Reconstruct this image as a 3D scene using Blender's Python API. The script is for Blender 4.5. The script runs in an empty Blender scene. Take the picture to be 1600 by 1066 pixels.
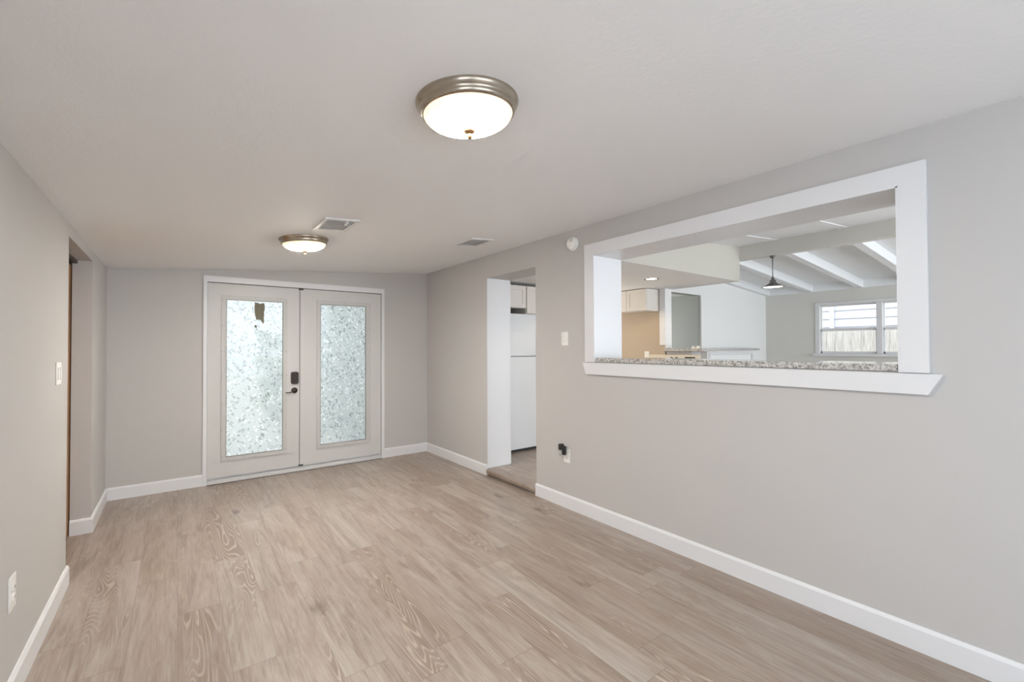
import bpy, bmesh, math, random
from mathutils import Vector, Matrix
random.seed(4)
C = bpy.context.scene
COL = C.collection

# ------------------------------------------------------------------ camera
YAW, PITCH, ROLL, CAMZ = map(math.radians, (36.9997, 0.8373, -0.2349, 0))
H = 1.375
R0 = Vector((math.cos(YAW), -math.sin(YAW), 0)); F0 = Vector((math.sin(YAW), math.cos(YAW), 0)); U0 = Vector((0, 0, 1))
F = math.cos(PITCH)*F0 + math.sin(PITCH)*U0; U = -math.sin(PITCH)*F0 + math.cos(PITCH)*U0
R2 = math.cos(ROLL)*R0 + math.sin(ROLL)*U; U2 = -math.sin(ROLL)*R0 + math.cos(ROLL)*U
cam = bpy.data.cameras.new('camera'); camo = bpy.data.objects.new('camera', cam); COL.objects.link(camo)
m = Matrix.Identity(4)
for i in range(3):
    m[i][0] = R2[i]; m[i][1] = U2[i]; m[i][2] = -F[i]
m[2][3] = H
camo.matrix_world = m
cam.sensor_width = 36; cam.lens = 36*696.45/1600; cam.clip_start = 0.05
C.camera = camo

# ------------------------------------------------------------------ world, light, exposure
C.view_settings.view_transform = 'Standard'; C.view_settings.look = 'None'
C.view_settings.gamma = 1; C.view_settings.exposure = 1.06
w = bpy.data.worlds.new('world'); C.world = w; w.use_nodes = True
bgn = w.node_tree.nodes['Background']; bgn.inputs[0].default_value = (0.86, 0.93, 1.0, 1); bgn.inputs[1].default_value = 1.05

def area(name, loc, rot, sx, sy, power, color):
    l = bpy.data.lights.new(name, 'AREA'); l.shape = 'RECTANGLE'; l.size = sx; l.size_y = sy
    l.energy = power; l.color = color
    o = bpy.data.objects.new(name, l); o.location = loc; o.rotation_euler = [math.radians(a) for a in rot]; COL.objects.link(o); return o
# added fill lamps for daylight, set at assumed unglazed openings behind the camera and in the living room (all outside the frame)
area('assumed_daylight_rear', (1.1, -2.62, 1.15), (90, 0, 0), 2.6, 1.9, 15, (0.68, 0.83, 1.0))
area('assumed_daylight_side', (-0.80, -1.0, 1.40), (90, 0, -90), 1.9, 1.2, 13, (0.76, 0.87, 1.0))
area('assumed_daylight_living', (5.9, -2.62, 1.35), (90, 0, 0), 4.2, 1.6, 66, (0.87, 0.93, 1.0))
area('grey_room_fill', (7.4, 7.02, 1.5), (90, 0, 180), 1.6, 1.2, 14, (1.0, 0.99, 0.96))  # added fill lamp for the grey room, its window is invented
area('kitchen_fill', (4.6, 5.32, 1.5), (90, 0, 180), 0.9, 0.9, 8, (1.0, 0.93, 0.82))  # added warm fill brightening the kitchen, no window known there
sun = bpy.data.lights.new('sun', 'SUN'); sun.energy = 1.6; sun.angle = math.radians(2); sun.color = (1, 0.96, 0.9)
suno = bpy.data.objects.new('sun', sun); suno.rotation_euler = (math.radians(10), math.radians(-36), 0); COL.objects.link(suno)

# ------------------------------------------------------------------ materials
def new_mat(name):
    m = bpy.data.materials.new(name); m.use_nodes = True
    nt = m.node_tree; b = nt.nodes['Principled BSDF']; return m, nt, b
def srgb(r, g, b):
    f = lambda c: (c/255/12.92) if c <= 10 else ((c/255+0.055)/1.055)**2.4
    return (f(r), f(g), f(b), 1)
class NB:
    def __init__(s, nt): s.nt = nt
    def n(s, t, **kw):
        x = s.nt.nodes.new(t)
        for k, v in kw.items(): setattr(x, k, v)
        return x
    def l(s, a, b): s.nt.links.new(a, b)
    def math(s, op, a, b=None, c=None, clamp=False):
        x = s.n('ShaderNodeMath', operation=op); x.use_clamp = clamp
        for i, v in enumerate((a, b, c)):
            if v is None: continue
            if isinstance(v, (int, float)): x.inputs[i].default_value = v
            else: s.l(v, x.inputs[i])
        return x.outputs[0]
    def mix(s, f, a, b, blend='MIX'):
        x = s.n('ShaderNodeMix', data_type='RGBA', blend_type=blend)
        for i, v in ((0, f), (6, a), (7, b)):
            if isinstance(v, (int, float, tuple)): x.inputs[i].default_value = v
            else: s.l(v, x.inputs[i])
        return x.outputs[2]
    def noise(s, vec, scale, detail=2, rough=0.5, dist=0):
        x = s.n('ShaderNodeTexNoise'); x.inputs['Scale'].default_value = scale; x.inputs['Detail'].default_value = detail
        x.inputs['Roughness'].default_value = rough; x.inputs['Distortion'].default_value = dist
        if vec is not None: s.l(vec, x.inputs['Vector'])
        return x.outputs['Fac']
    def comb(s, x, y, z):
        c = s.n('ShaderNodeCombineXYZ')
        for i, v in enumerate((x, y, z)):
            if isinstance(v, (int, float)): c.inputs[i].default_value = v
            else: s.l(v, c.inputs[i])
        return c.outputs[0]
    def ramp(s, f, stops):
        r = s.n('ShaderNodeValToRGB'); e = r.color_ramp.elements
        while len(e) < len(stops): e.new(0.5)
        for k, (p, c) in enumerate(stops):
            e[k].position = p; e[k].color = c if len(c) == 4 else (*c, 1)
        s.l(f, r.inputs[0]); return r.outputs[0]
    def bump(s, h, strength, dist, b):
        x = s.n('ShaderNodeBump'); x.inputs['Strength'].default_value = strength; x.inputs['Distance'].default_value = dist
        s.l(h, x.inputs['Height']); s.l(x.outputs[0], b.inputs['Normal'])

def paint(name, col, rough=0.6, bumpscale=0, bumpstr=0.15, var=0.03, dist=0.002):
    m, nt, b = new_mat(name); N = NB(nt)
    tc = N.n('ShaderNodeTexCoord').outputs['Object']
    f = N.noise(tc, 1.7, 3)
    c2 = tuple(c*(1-var) for c in col[:3])+(1,)
    c1 = tuple(min(1, c*(1+var)) for c in col[:3])+(1,)
    N.l(N.mix(f, c1, c2), b.inputs['Base Color'])
    b.inputs['Roughness'].default_value = rough
    if bumpscale: N.bump(N.noise(tc, bumpscale, 3, 0.6), bumpstr, dist, b)
    return m
def metal(name, col, rough):
    m, nt, b = new_mat(name); N = NB(nt); b.inputs['Metallic'].default_value = 1
    tc = N.n('ShaderNodeTexCoord').outputs['Object']
    f = N.noise(tc, 40, 2)
    N.l(N.mix(f, col, tuple(c*0.9 for c in col[:3])+(1,)), b.inputs['Base Color']); b.inputs['Roughness'].default_value = rough
    return m

M = {}
M['wall'] = paint('wall_paint', srgb(194, 191, 188), 0.6, 90, 0.12, 0.015)
M['ceiling'] = paint('ceiling_paint', srgb(242, 241, 240), 0.75, 55, 0.35, 0.012, 0.004)
M['white'] = paint('white_trim_paint', srgb(226, 226, 227), 0.35, 0, 0, 0.01)
M['door'] = paint('white_door_paint', srgb(206, 204, 202), 0.4, 0, 0, 0.01)
M['moulding'] = paint('glass_moulding_plastic', srgb(196, 195, 192), 0.4, 0, 0, 0.01)
M['screw'] = paint('screw_plug', srgb(150, 145, 140), 0.5, 0, 0, 0.01)
M['living_wall'] = paint('living_wall_paint', srgb(218, 217, 211), 0.6, 90, 0.1, 0.015)
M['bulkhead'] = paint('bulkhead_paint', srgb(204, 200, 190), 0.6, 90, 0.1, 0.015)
M['living_white'] = paint('living_white_wall_paint', srgb(240, 240, 238), 0.6, 90, 0.1, 0.015)
M['grey_wall'] = paint('blue_grey_wall_paint', srgb(172, 174, 170), 0.6, 90, 0.1, 0.015)
M['tan_wall'] = paint('tan_kitchen_wall_paint', srgb(184, 166, 144), 0.6, 90, 0.1, 0.02)
M['board'] = paint('white_ceiling_boards', srgb(238, 240, 241), 0.6, 0, 0, 0.01)
M['cabinet'] = paint('cabinet_paint', srgb(228, 222, 214), 0.35, 0, 0, 0.01)
M['fridge'] = paint('fridge_enamel', srgb(226, 228, 230), 0.3, 120, 0.1, 0.01, 0.001)
M['plastic'] = paint('white_plastic', srgb(240, 238, 233), 0.3, 0, 0, 0.01)
M['dark'] = paint('dark_gap', srgb(40, 40, 42), 0.6, 0, 0, 0.05)
M['black'] = paint('black_plastic', srgb(38, 37, 36), 0.35, 0, 0, 0.05)
M['bronze'] = metal('dark_bronze', srgb(70, 64, 58), 0.4)
M['nickel'] = metal('brushed_nickel', srgb(180, 168, 152), 0.26)
M['finial'] = metal('aged_brass', srgb(118, 92, 66), 0.5)
M['pewter'] = metal('galvanised_pewter', srgb(140, 140, 138), 0.4)
M['steel'] = paint('threshold_metal', srgb(206, 206, 206), 0.35, 0, 0, 0.02)
M['grille'] = paint('vent_enamel', srgb(226, 224, 221), 0.4, 0, 0, 0.01)
M['duct'] = paint('duct_inside', srgb(178, 176, 173), 0.7, 0, 0, 0.05)
M['concrete'] = paint('outdoor_concrete', srgb(200, 196, 188), 0.8, 20, 0.3, 0.1)
M['range'] = paint('range_enamel', srgb(214, 205, 190), 0.3, 0, 0, 0.02)

def brown_wood():
    m, nt, b = new_mat('brown_door_wood'); N = NB(nt)
    g = N.n('ShaderNodeNewGeometry').outputs['Position']; sp = N.n('ShaderNodeSeparateXYZ'); N.l(g, sp.inputs[0])
    v = N.comb(N.math('MULTIPLY', sp.outputs[0], 30), N.math('MULTIPLY', sp.outputs[1], 30), N.math('MULTIPLY', sp.outputs[2], 1.5))
    N.l(N.ramp(N.noise(v, 1, 3), [(0.3, srgb(96, 66, 40)), (0.7, srgb(176, 128, 78))]), b.inputs['Base Color'])
    b.inputs['Roughness'].default_value = 0.5; return m
M['brown'] = brown_wood()

def floor_mat():
    m, nt, b = new_mat('oak_plank_floor'); N = NB(nt)
    g = N.n('ShaderNodeNewGeometry').outputs['Position']; sp = N.n('ShaderNodeSeparateXYZ'); N.l(g, sp.inputs[0])
    X, Y = sp.outputs[0], sp.outputs[1]
    xs = N.math('DIVIDE', N.math('ADD', X, 10.03), 0.186)
    row = N.math('FLOOR', xs); fx = N.math('FRACT', xs)
    wn = N.n('ShaderNodeTexWhiteNoise', noise_dimensions='1D'); N.l(row, wn.inputs['W'])
    ys = N.math('ADD', N.math('DIVIDE', N.math('ADD', Y, 10), 1.22), N.math('MULTIPLY', wn.outputs['Value'], 7.3))
    bd = N.math('FLOOR', ys); fy = N.math('FRACT', ys)
    wn2 = N.n('ShaderNodeTexWhiteNoise', noise_dimensions='2D'); N.l(N.comb(row, bd, 0), wn2.inputs['Vector'])
    r1 = wn2.outputs['Value']
    s2 = N.n('ShaderNodeSeparateColor'); N.l(wn2.outputs['Color'], s2.inputs[0])
    r2, r3 = s2.outputs[0], s2.outputs[1]
    ox = N.math('MULTIPLY', r1, 37.0); oy = N.math('MULTIPLY', r2, 53.0)
    def vec(kx, ky):
        return N.comb(N.math('ADD', N.math('MULTIPLY', X, kx), ox), N.math('ADD', N.math('MULTIPLY', Y, ky), oy), r3)
    base = N.ramp(r1, [(0.0, srgb(148, 132, 120)), (0.25, srgb(163, 149, 140)), (0.7, srgb(174, 164, 156)), (1.0, srgb(156, 142, 132))])
    # broad clouding along the boards
    cloud = N.noise(vec(7.0, 0.9), 1, 5, 0.65, 1.2)
    cl = N.ramp(cloud, [(0.34, (0, 0, 0)), (0.62, (1, 1, 1))])
    c = N.mix(cl, srgb(140, 120, 104), base)
    c = N.mix(0.75, base, c)
    c3 = N.noise(vec(10, 0.8), 1, 6, 0.66, 1.6)
    c = N.mix(N.math('MULTIPLY', N.ramp(c3, [(0.50, (0, 0, 0)), (0.60, (1, 1, 1))]), 0.42), c, srgb(116, 98, 86))
    c4 = N.noise(vec(7, 1.8), 1, 5, 0.65, 1.5)
    c = N.mix(N.math('MULTIPLY', N.ramp(c4, [(0.54, (0, 0, 0)), (0.64, (1, 1, 1))]), 0.20), c, srgb(196, 187, 178))
    # fine streaks
    st = N.noise(vec(130, 5), 1, 4, 0.7)
    c = N.mix(N.math('MULTIPLY', N.ramp(st, [(0.42, (0, 0, 0)), (0.66, (1, 1, 1))]), 0.22), c, srgb(202, 199, 190))
    st2 = N.noise(vec(60, 1.6), 1, 3, 0.7)
    c = N.mix(N.math('MULTIPLY', N.ramp(st2, [(0.5, (0, 0, 0)), (0.74, (1, 1, 1))]), 0.25), c, srgb(132, 114, 100))
    # cathedral arches = contour lines of a stretched noise, on some boards only
    arch = N.noise(vec(5.2, 0.5), 1, 2, 0.5, 0.3)
    fr = N.math('FRACT', N.math('MULTIPLY', arch, 46))
    tri = N.math('ABSOLUTE', N.math('SUBTRACT', fr, 0.5))
    mk = N.noise(vec(3.2, 0.9), 1.0, 2)
    mask = N.math('MULTIPLY', N.ramp(mk, [(0.52, (0, 0, 0)), (0.63, (1, 1, 1))]), N.math('GREATER_THAN', r3, 0.35))
    c = N.mix(N.math('MULTIPLY', mask, 0.5), c, srgb(128, 108, 93))
    line = N.ramp(tri, [(0.30, (0, 0, 0)), (0.46, (1, 1, 1))])
    c = N.mix(N.math('MULTIPLY', N.math('MULTIPLY', line, mask), 0.55), c, srgb(204, 193, 181))
    # knots
    vo = N.n('ShaderNodeTexVoronoi', feature='F1'); N.l(N.comb(N.math('ADD', N.math('MULTIPLY', X, 2.6), ox), N.math('ADD', N.math('MULTIPLY', Y, 1.3), oy), 0), vo.inputs['Vector'])
    vo.inputs['Scale'].default_value = 1.0; vo.inputs['Randomness'].default_value = 1
    kd = N.math('ADD', vo.outputs['Distance'], N.math('MULTIPLY', N.math('SUBTRACT', N.noise(vec(34, 9), 1, 4, 0.7), 0.5), 0.30))
    kn = N.ramp(kd, [(0.03, (1, 1, 1)), (0.115, (0, 0, 0))])
    c = N.mix(N.math('MULTIPLY', kn, 0.7), c, srgb(92, 76, 66))
    # seams
    ex = N.math('LESS_THAN', N.math('MINIMUM', fx, N.math('SUBTRACT', 1, fx)), 0.008)
    ey = N.math('LESS_THAN', N.math('MINIMUM', fy, N.math('SUBTRACT', 1, fy)), 0.0016)
    e = N.math('MAXIMUM', ex, ey)
    c = N.mix(N.math('MULTIPLY', e, 0.35), c, srgb(104, 88, 78))
    N.l(c, b.inputs['Base Color'])
    b.inputs['Roughness'].default_value = 0.36
    b.inputs['Specular IOR Level'].default_value = 0.45
    N.bump(N.math('SUBTRACT', N.math('MULTIPLY', st, 0.3), e), 0.12, 0.002, b)
    return m
M['floor'] = floor_mat()

def granite():
    m, nt, b = new_mat('speckled_granite'); N = NB(nt)
    g = N.n('ShaderNodeNewGeometry').outputs['Position']
    a = N.noise(g, 95, 4, 0.75)
    c = N.ramp(a, [(0.34, srgb(100, 97, 94)), (0.42, srgb(158, 154, 150)), (0.52, srgb(196, 193, 188)), (0.6, srgb(220, 218, 214)), (0.7, srgb(170, 164, 158))])
    v = N.n('ShaderNodeTexVoronoi'); v.inputs['Scale'].default_value = 95; N.l(g, v.inputs['Vector'])
    sc = N.n('ShaderNodeSeparateColor'); N.l(v.outputs['Color'], sc.inputs[0])
    c = N.mix(N.math('MULTIPLY', N.math('GREATER_THAN', sc.outputs[0], 0.85), 0.6), c, srgb(96, 93, 92))
    N.l(c, b.inputs['Base Color']); b.inputs['Roughness'].default_value = 0.06; return m
M['granite'] = granite()

def textured_glass():
    m, nt, b = new_mat('leaf_textured_glass'); N = NB(nt)
    out = nt.nodes['Material Output']
    g = N.n('ShaderNodeNewGeometry').outputs['Position']; sp = N.n('ShaderNodeSeparateXYZ'); N.l(g, sp.inputs[0])
    X, Z = sp.outputs[0], sp.outputs[2]
    def chips(rot, scale, seed):
        ca, sa = math.cos(rot), math.sin(rot)
        wob = N.noise(N.comb(X, Z, seed), 9, 2)
        u = N.math('ADD', N.math('MULTIPLY', X, ca), N.math('MULTIPLY', Z, sa))
        v = N.math('SUBTRACT', N.math('MULTIPLY', Z, ca), N.math('MULTIPLY', X, sa))
        u = N.math('ADD', N.math('MULTIPLY', u, scale*0.45), N.math('MULTIPLY', wob, 2.0)); v = N.math('ADD', N.math('MULTIPLY', v, scale), N.math('MULTIPLY', wob, 2.0))
        vo = N.n('ShaderNodeTexVoronoi'); N.l(N.comb(u, v, seed), vo.inputs['Vector']); vo.inputs['Scale'].default_value = 1
        s = N.n('ShaderNodeSeparateColor'); N.l(vo.outputs['Color'], s.inputs[0])
        near = N.math('LESS_THAN', vo.outputs['Distance'], 0.36)
        return N.math('MULTIPLY', near, N.math('GREATER_THAN', s.outputs[0], 0.45)), s.outputs[1]
    a1, t1 = chips(0.6, 44, 1.3); a2, t2 = chips(-0.8, 50, 5.7); a3, t3 = chips(1.7, 40, 9.1)
    # density grows towards the foot of the pane as in the film's print
    mask = N.math('MAXIMUM', N.math('MAXIMUM', a1, a2), a3)
    tone = N.math('ADD', N.math('MULTIPLY', a1, t1), N.math('ADD', N.math('MULTIPLY', a2, t2), N.math('MULTIPLY', a3, t3)))
    tone = N.math('FRACT', N.math('MULTIPLY', tone, 1.7))
    fine = N.noise(N.comb(X, Z, 0), 230, 2)
    # film body: milky translucent; chips: clear facets, their glints and darks painted as tone
    tr = N.n('ShaderNodeBsdfTranslucent')
    body = N.mix(fine, (0.66, 0.69, 0.68, 1), (0.78, 0.81, 0.80, 1))
    N.l(N.mix(N.math('MULTIPLY', mask, 1.0), body, N.ramp(tone, [(0.0, (0.35, 0.38, 0.38)), (0.5, (0.62, 0.66, 0.66)), (0.62, (1, 1, 1)), (1, (1, 1, 1))])), tr.inputs['Color'])
    rf = N.n('ShaderNodeBsdfRefraction'); rf.inputs['IOR'].default_value = 1.15; rf.inputs['Roughness'].default_value = 0.12
    rf.inputs['Color'].default_value = (0.96, 0.98, 0.98, 1)
    gl = N.n('ShaderNodeBsdfGlossy'); gl.inputs['Roughness'].default_value = 0.12
    bp = N.n('ShaderNodeBump'); bp.inputs['Strength'].default_value = 0.8; bp.inputs['Distance'].default_value = 0.004
    N.l(N.math('ADD', N.math('MULTIPLY', mask, tone), N.math('MULTIPLY', fine, 0.5)), bp.inputs['Height'])
    for s in (rf, gl): N.l(bp.outputs[0], s.inputs['Normal'])
    m1 = N.n('ShaderNodeMixShader'); m1.inputs[0].default_value = 0.42; N.l(tr.outputs[0], m1.inputs[1]); N.l(rf.outputs[0], m1.inputs[2])
    m2 = N.n('ShaderNodeMixShader'); m2.inputs[0].default_value = 0.06; N.l(m1.outputs[0], m2.inputs[1]); N.l(gl.outputs[0], m2.inputs[2])
    N.l(m2.outputs[0], out.inputs['Surface'])
    return m
M['filmglass'] = textured_glass()

def clear_glass():
    m, nt, b = new_mat('window_glass'); N = NB(nt); out = nt.nodes['Material Output']
    t = N.n('ShaderNodeBsdfTransparent'); t.inputs[0].default_value = (0.97, 0.98, 0.98, 1)
    g = N.n('ShaderNodeBsdfGlossy'); g.inputs['Roughness'].default_value = 0.02
    x = N.n('ShaderNodeMixShader'); x.inputs[0].default_value = 0.05
    N.l(t.outputs[0], x.inputs[1]); N.l(g.outputs[0], x.inputs[2]); N.l(x.outputs[0], out.inputs['Surface']); return m
M['glass'] = clear_glass()

def lamp_glass(strength):
    m, nt, b = new_mat('lit_alabaster_glass'); N = NB(nt)
    tc = N.n('ShaderNodeTexCoord').outputs['Object']; sp = N.n('ShaderNodeSeparateXYZ'); N.l(tc, sp.inputs[0])
    r = N.math('SQRT', N.math('ADD', N.math('POWER', sp.outputs[0], 2), N.math('POWER', sp.outputs[1], 2)))
    r = N.math('ADD', r, N.math('MULTIPLY', N.math('SUBTRACT', N.noise(tc, 14, 2), 0.5), 0.03))
    col = N.ramp(N.math('DIVIDE', r, 0.16), [(0.6, (1.0, 0.96, 0.91)), (0.85, (1.0, 0.80, 0.50))])
    st = N.n('ShaderNodeMapRange'); N.l(r, st.inputs[0]); st.interpolation_type = 'SMOOTHSTEP'; st.inputs[1].default_value = 0.085; st.inputs[2].default_value = 0.142
    st.inputs[3].default_value = strength; st.inputs[4].default_value = 0.5
    b.inputs['Base Color'].default_value = (0.8, 0.75, 0.65, 1); b.inputs['Roughness'].default_value = 0.3
    N.l(col, b.inputs['Emission Color']); N.l(st.outputs[0], b.inputs['Emission Strength'])
    return m
M['lamp'] = lamp_glass(80.0); M['lamp_bright'] = lamp_glass(165.0)
def emit(name, col, s):
    m, nt, b = new_mat(name); b.inputs['Emission Color'].default_value = (*col, 1); b.inputs['Emission Strength'].default_value = s
    b.inputs['Base Color'].default_value = (0.8, 0.8, 0.8, 1); return m
M['bulb'] = emit('recessed_bulb', (1.0, 0.86, 0.66), 9)
M['pendant_inside'] = emit('pendant_lit_inside', (1.0, 0.95, 0.86), 1.4)

def fence_mat():
    m, nt, b = new_mat('weathered_fence_wood'); N = NB(nt)
    g = N.n('ShaderNodeNewGeometry').outputs['Position']; sp = N.n('ShaderNodeSeparateXYZ'); N.l(g, sp.inputs[0])
    bd = N.math('FLOOR', N.math('DIVIDE', sp.outputs[1], 0.142))
    v = N.comb(N.math('MULTIPLY', sp.outputs[1], 55), N.math('MULTIPLY', sp.outputs[2], 3), N.math('MULTIPLY', bd, 7.7))
    c = N.ramp(N.noise(v, 1, 4, 0.65), [(0.35, srgb(176, 172, 168)), (0.5, srgb(206, 203, 200)), (0.7, srgb(226, 224, 222))])
    N.l(c, b.inputs['Base Color']); b.inputs['Roughness'].default_value = 0.85; return m
M['fence'] = fence_mat()
M['shade_wall_dark'] = paint('shade_wall_green_grey', srgb(104, 112, 106), 0.7, 0, 0, 0.05)  # dark colour for the added wall that shades the right door pane
M['siding'] = paint('white_siding', srgb(206, 209, 217), 0.6, 0, 0, 0.02)
M['grass'] = paint('lawn', srgb(120, 140, 84), 0.9, 30, 0.5, 0.3)
def leaf_mat():
    m, nt, b = new_mat('shrub_leaves'); N = NB(nt)
    g = N.n('ShaderNodeNewGeometry').outputs['Position']
    N.l(N.ramp(N.noise(g, 9, 4), [(0.3, srgb(44, 66, 30)), (0.6, srgb(104, 128, 66)), (0.8, srgb(150, 170, 100))]), b.inputs['Base Color'])
    b.inputs['Roughness'].default_value = 0.7; return m
M['leaf'] = leaf_mat()

# ------------------------------------------------------------------ mesh helpers
class MB:
    def __init__(s): s.bm = bmesh.new()
    def box(s, x0, x1, y0, y1, z0, z1, r=0.0, mi=0, seg=2):
        bm = s.bm; n0 = set(bm.faces)
        vs = [bm.verts.new((x, y, z)) for x in (x0, x1) for y in (y0, y1) for z in (z0, z1)]
        q = [(0,1,3,2),(4,6,7,5),(0,4,5,1),(2,3,7,6),(0,2,6,4),(1,5,7,3)]
        fs = [bm.faces.new([vs[i] for i in f]) for f in q]
        if r > 0:
            es = list({e for f in fs for e in f.edges})
            bmesh.ops.bevel(bm, geom=es, offset=r, segments=seg, affect='EDGES', profile=0.5)
        for f in bm.faces:
            if f not in n0: f.material_index = mi
        return s
    def prism(s, pts, axis, a, b, mi=0):
        """pts: 2D outline in the other two axes (cyclic order), extruded from a to b along axis"""
        bm = s.bm
        def P(u, v, t):
            return {'x': (t, u, v), 'y': (u, t, v), 'z': (u, v, t)}[axis]
        A = [bm.verts.new(P(u, v, a)) for u, v in pts]; B = [bm.verts.new(P(u, v, b)) for u, v in pts]
        fs = [bm.faces.new(A), bm.faces.new(B[::-1])]
        n = len(pts)
        for i in range(n): fs.append(bm.faces.new((A[i], B[i], B[(i+1) % n], A[(i+1) % n])))
        for f in fs: f.material_index = mi
        return s
    def lathe(s, prof, seg=48, mi=0, c=(0, 0, 0), axis='z'):
        bm = s.bm; rings = []
        for r, h in prof:
            ring = []
            if r < 1e-6:
                p = {'z': (c[0], c[1], c[2]+h), 'x': (c[0]+h, c[1], c[2]), 'y': (c[0], c[1]+h, c[2])}[axis]
                ring = [bm.verts.new(p)]
            else:
                for k in range(seg):
                    a = 2*math.pi*k/seg; u, v = r*math.cos(a), r*math.sin(a)
                    p = {'z': (c[0]+u, c[1]+v, c[2]+h), 'x': (c[0]+h, c[1]+u, c[2]+v), 'y': (c[0]+u, c[1]+h, c[2]+v)}[axis]
                    ring.append(bm.verts.new(p))
            rings.append(ring)
        for A, B in zip(rings, rings[1:]):
            for k in range(seg):
                k2 = (k+1) % seg
                if len(A) == 1 and len(B) == 1: continue
                if len(A) == 1: f = bm.faces.new((A[0], B[k], B[k2]))
                elif len(B) == 1: f = bm.faces.new((A[k], B[0], A[k2]))
                else: f = bm.faces.new((A[k], B[k], B[k2], A[k2]))
                f.smooth = True; f.material_index = mi
        return s
    def tube(s, pts, rad, seg=10, mi=0):
        bm = s.bm; rings = []
        for i, p in enumerate(pts):
            p = Vector(p); d = (Vector(pts[min(i+1, len(pts)-1)]) - Vector(pts[max(i-1, 0)])).normalized()
            a = d.cross(Vector((0, 0, 1)))
            if a.length < 1e-3: a = d.cross(Vector((1, 0, 0)))
            a.normalize(); b = d.cross(a)
            r = rad[i] if isinstance(rad, (list, tuple)) else rad
            rings.append([bm.verts.new(p + r*(a*math.cos(t)+b*math.sin(t))) for t in [2*math.pi*k/seg for k in range(seg)]])
        for A, B in zip(rings, rings[1:]):
            for k in range(seg):
                f = bm.faces.new((A[k], A[(k+1) % seg], B[(k+1) % seg], B[k])); f.smooth = True; f.material_index = mi
        for R in (rings[0], rings[-1]): bm.faces.new(R).material_index = mi
        return s
    def build(s, name, mats, parent=None, loc=None):
        bmesh.ops.recalc_face_normals(s.bm, faces=s.bm.faces)
        me = bpy.data.meshes.new(name)
        if loc is not None: bmesh.ops.translate(s.bm, verts=s.bm.verts, vec=-Vector(loc))
        s.bm.to_mesh(me); s.bm.free()
        for mt in (mats if isinstance(mats, (list, tuple)) else [mats]): me.materials.append(M[mt])
        o = bpy.data.objects.new(name, me); COL.objects.link(o)
        if parent is not None: o.parent = parent; 
        if loc is not None and parent is None: o.location = loc
        return o
def tag(o, label, cat, group=None):
    o['label'] = label; o['category'] = cat
    if group: o['group'] = group
    return o
def S(o): o['kind'] = 'structure'; return o
def empty(name, loc, rz=0):
    o = bpy.data.objects.new(name, None); COL.objects.link(o); o.location = loc; o.rotation_euler = (0, 0, rz); o.empty_display_size = 0.1; return o
def copy_tree(o, parent=None):
    c = o.copy(); COL.objects.link(c)
    if parent is not None: c.parent = parent; c.matrix_parent_inverse = o.matrix_parent_inverse.copy()
    for ch in list(o.children): copy_tree(ch, c)
    return c

# ------------------------------------------------------------------ main room
XL, XR, YB, YR = -0.506, 2.685, 5.455, -2.5
XI = 2.995                                   # kitchen side of the right wall
ZL, ZR = 2.116, 2.371; SL = (ZR-ZL)/(XR-XL)
def zc(x): return ZL + (x-XL)*SL
KZ = 0.066                                   # kitchen floor level
D1, D2, DH = 3.193, 4.012, 2.129             # doorway in the right wall
P1, P2, PB, PT = 0.565, 2.456, 1.2535, 2.116 # pass-through
LW = XL-0.114                                 # back of the left wall

S(MB().box(-1.6, XR, YR-0.1, YB+0.02, -0.1, 0.0).build('floor', 'floor'))
S(MB().prism([(-1.7, zc(-1.7)), (XI, zc(XI)), (XI, zc(XI)+0.12), (-1.7, zc(-1.7)+0.12)], 'y', YR-0.14, YB+0.14).build('ceiling', 'ceiling'))
# back wall with the double-door opening
bx0, bx1, bzt = 0.235, 2.072, 2.075
wb = MB()
wb.box(XL-0.2, bx0, YB, YB+0.14, -0.1, 2.2); wb.box(bx1, XI, YB, YB+0.14, -0.1, 2.45)
wb.prism([(bx0, bzt), (bx1, bzt), (bx1, zc(bx1)+0.04), (bx0, zc(bx0)+0.04)], 'y', YB, YB+0.14)
S(wb.build('wall_back', 'wall'))
# left wall: near piece, header over the opening, far piece; an assumed opening behind the camera, added for the side fill lamp
O1, O2, OH = 3.65, 4.60, 2.04
wl = MB(); zt = ZL+0.03
wl.box(LW, XL, 0.0, O1, -0.1, zt); wl.box(LW, XL, O2, YB, -0.1, zt); wl.box(LW, XL, O1, O2, OH, zt)
wl.box(LW, XL, YR, -2.0, -0.1, zt); wl.box(LW, XL, -2.0, 0.0, -0.1, 0.8); wl.box(LW, XL, -2.0, 0.0, 2.0, zt)
S(wl.build('wall_left', 'wall'))
# rear wall with a wide assumed opening behind the camera, unglazed, added for the rear fill lamp
wr = MB(); wr.box(XL-0.2, -0.2, YR-0.12, YR, -0.1, 2.45); wr.box(2.4, XI, YR-0.12, YR, -0.1, 2.45); wr.box(-0.2, 2.4, YR-0.12, YR, 2.1, 2.45)
S(wr.build('wall_rear', 'wall'))
# right wall with doorway and pass-through
zt = ZR+0.03
w_ = MB()
w_.box(XR, XI, YR, P1, -0.1, zt); w_.box(XR, XI, P2, D1, -0.1, zt); w_.box(XR, XI, D2, YB, -0.1, zt)
w_.box(XR, XI, P1, P2, -0.1, PB); w_.box(XR, XI, P1, P2, PT, zt); w_.box(XR, XI, D1, D2, DH, zt)
w_.box(XR+0.03, XI, D1, D2, -0.1, KZ-0.03)
S(w_.build('wall_right', 'wall'))
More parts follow.
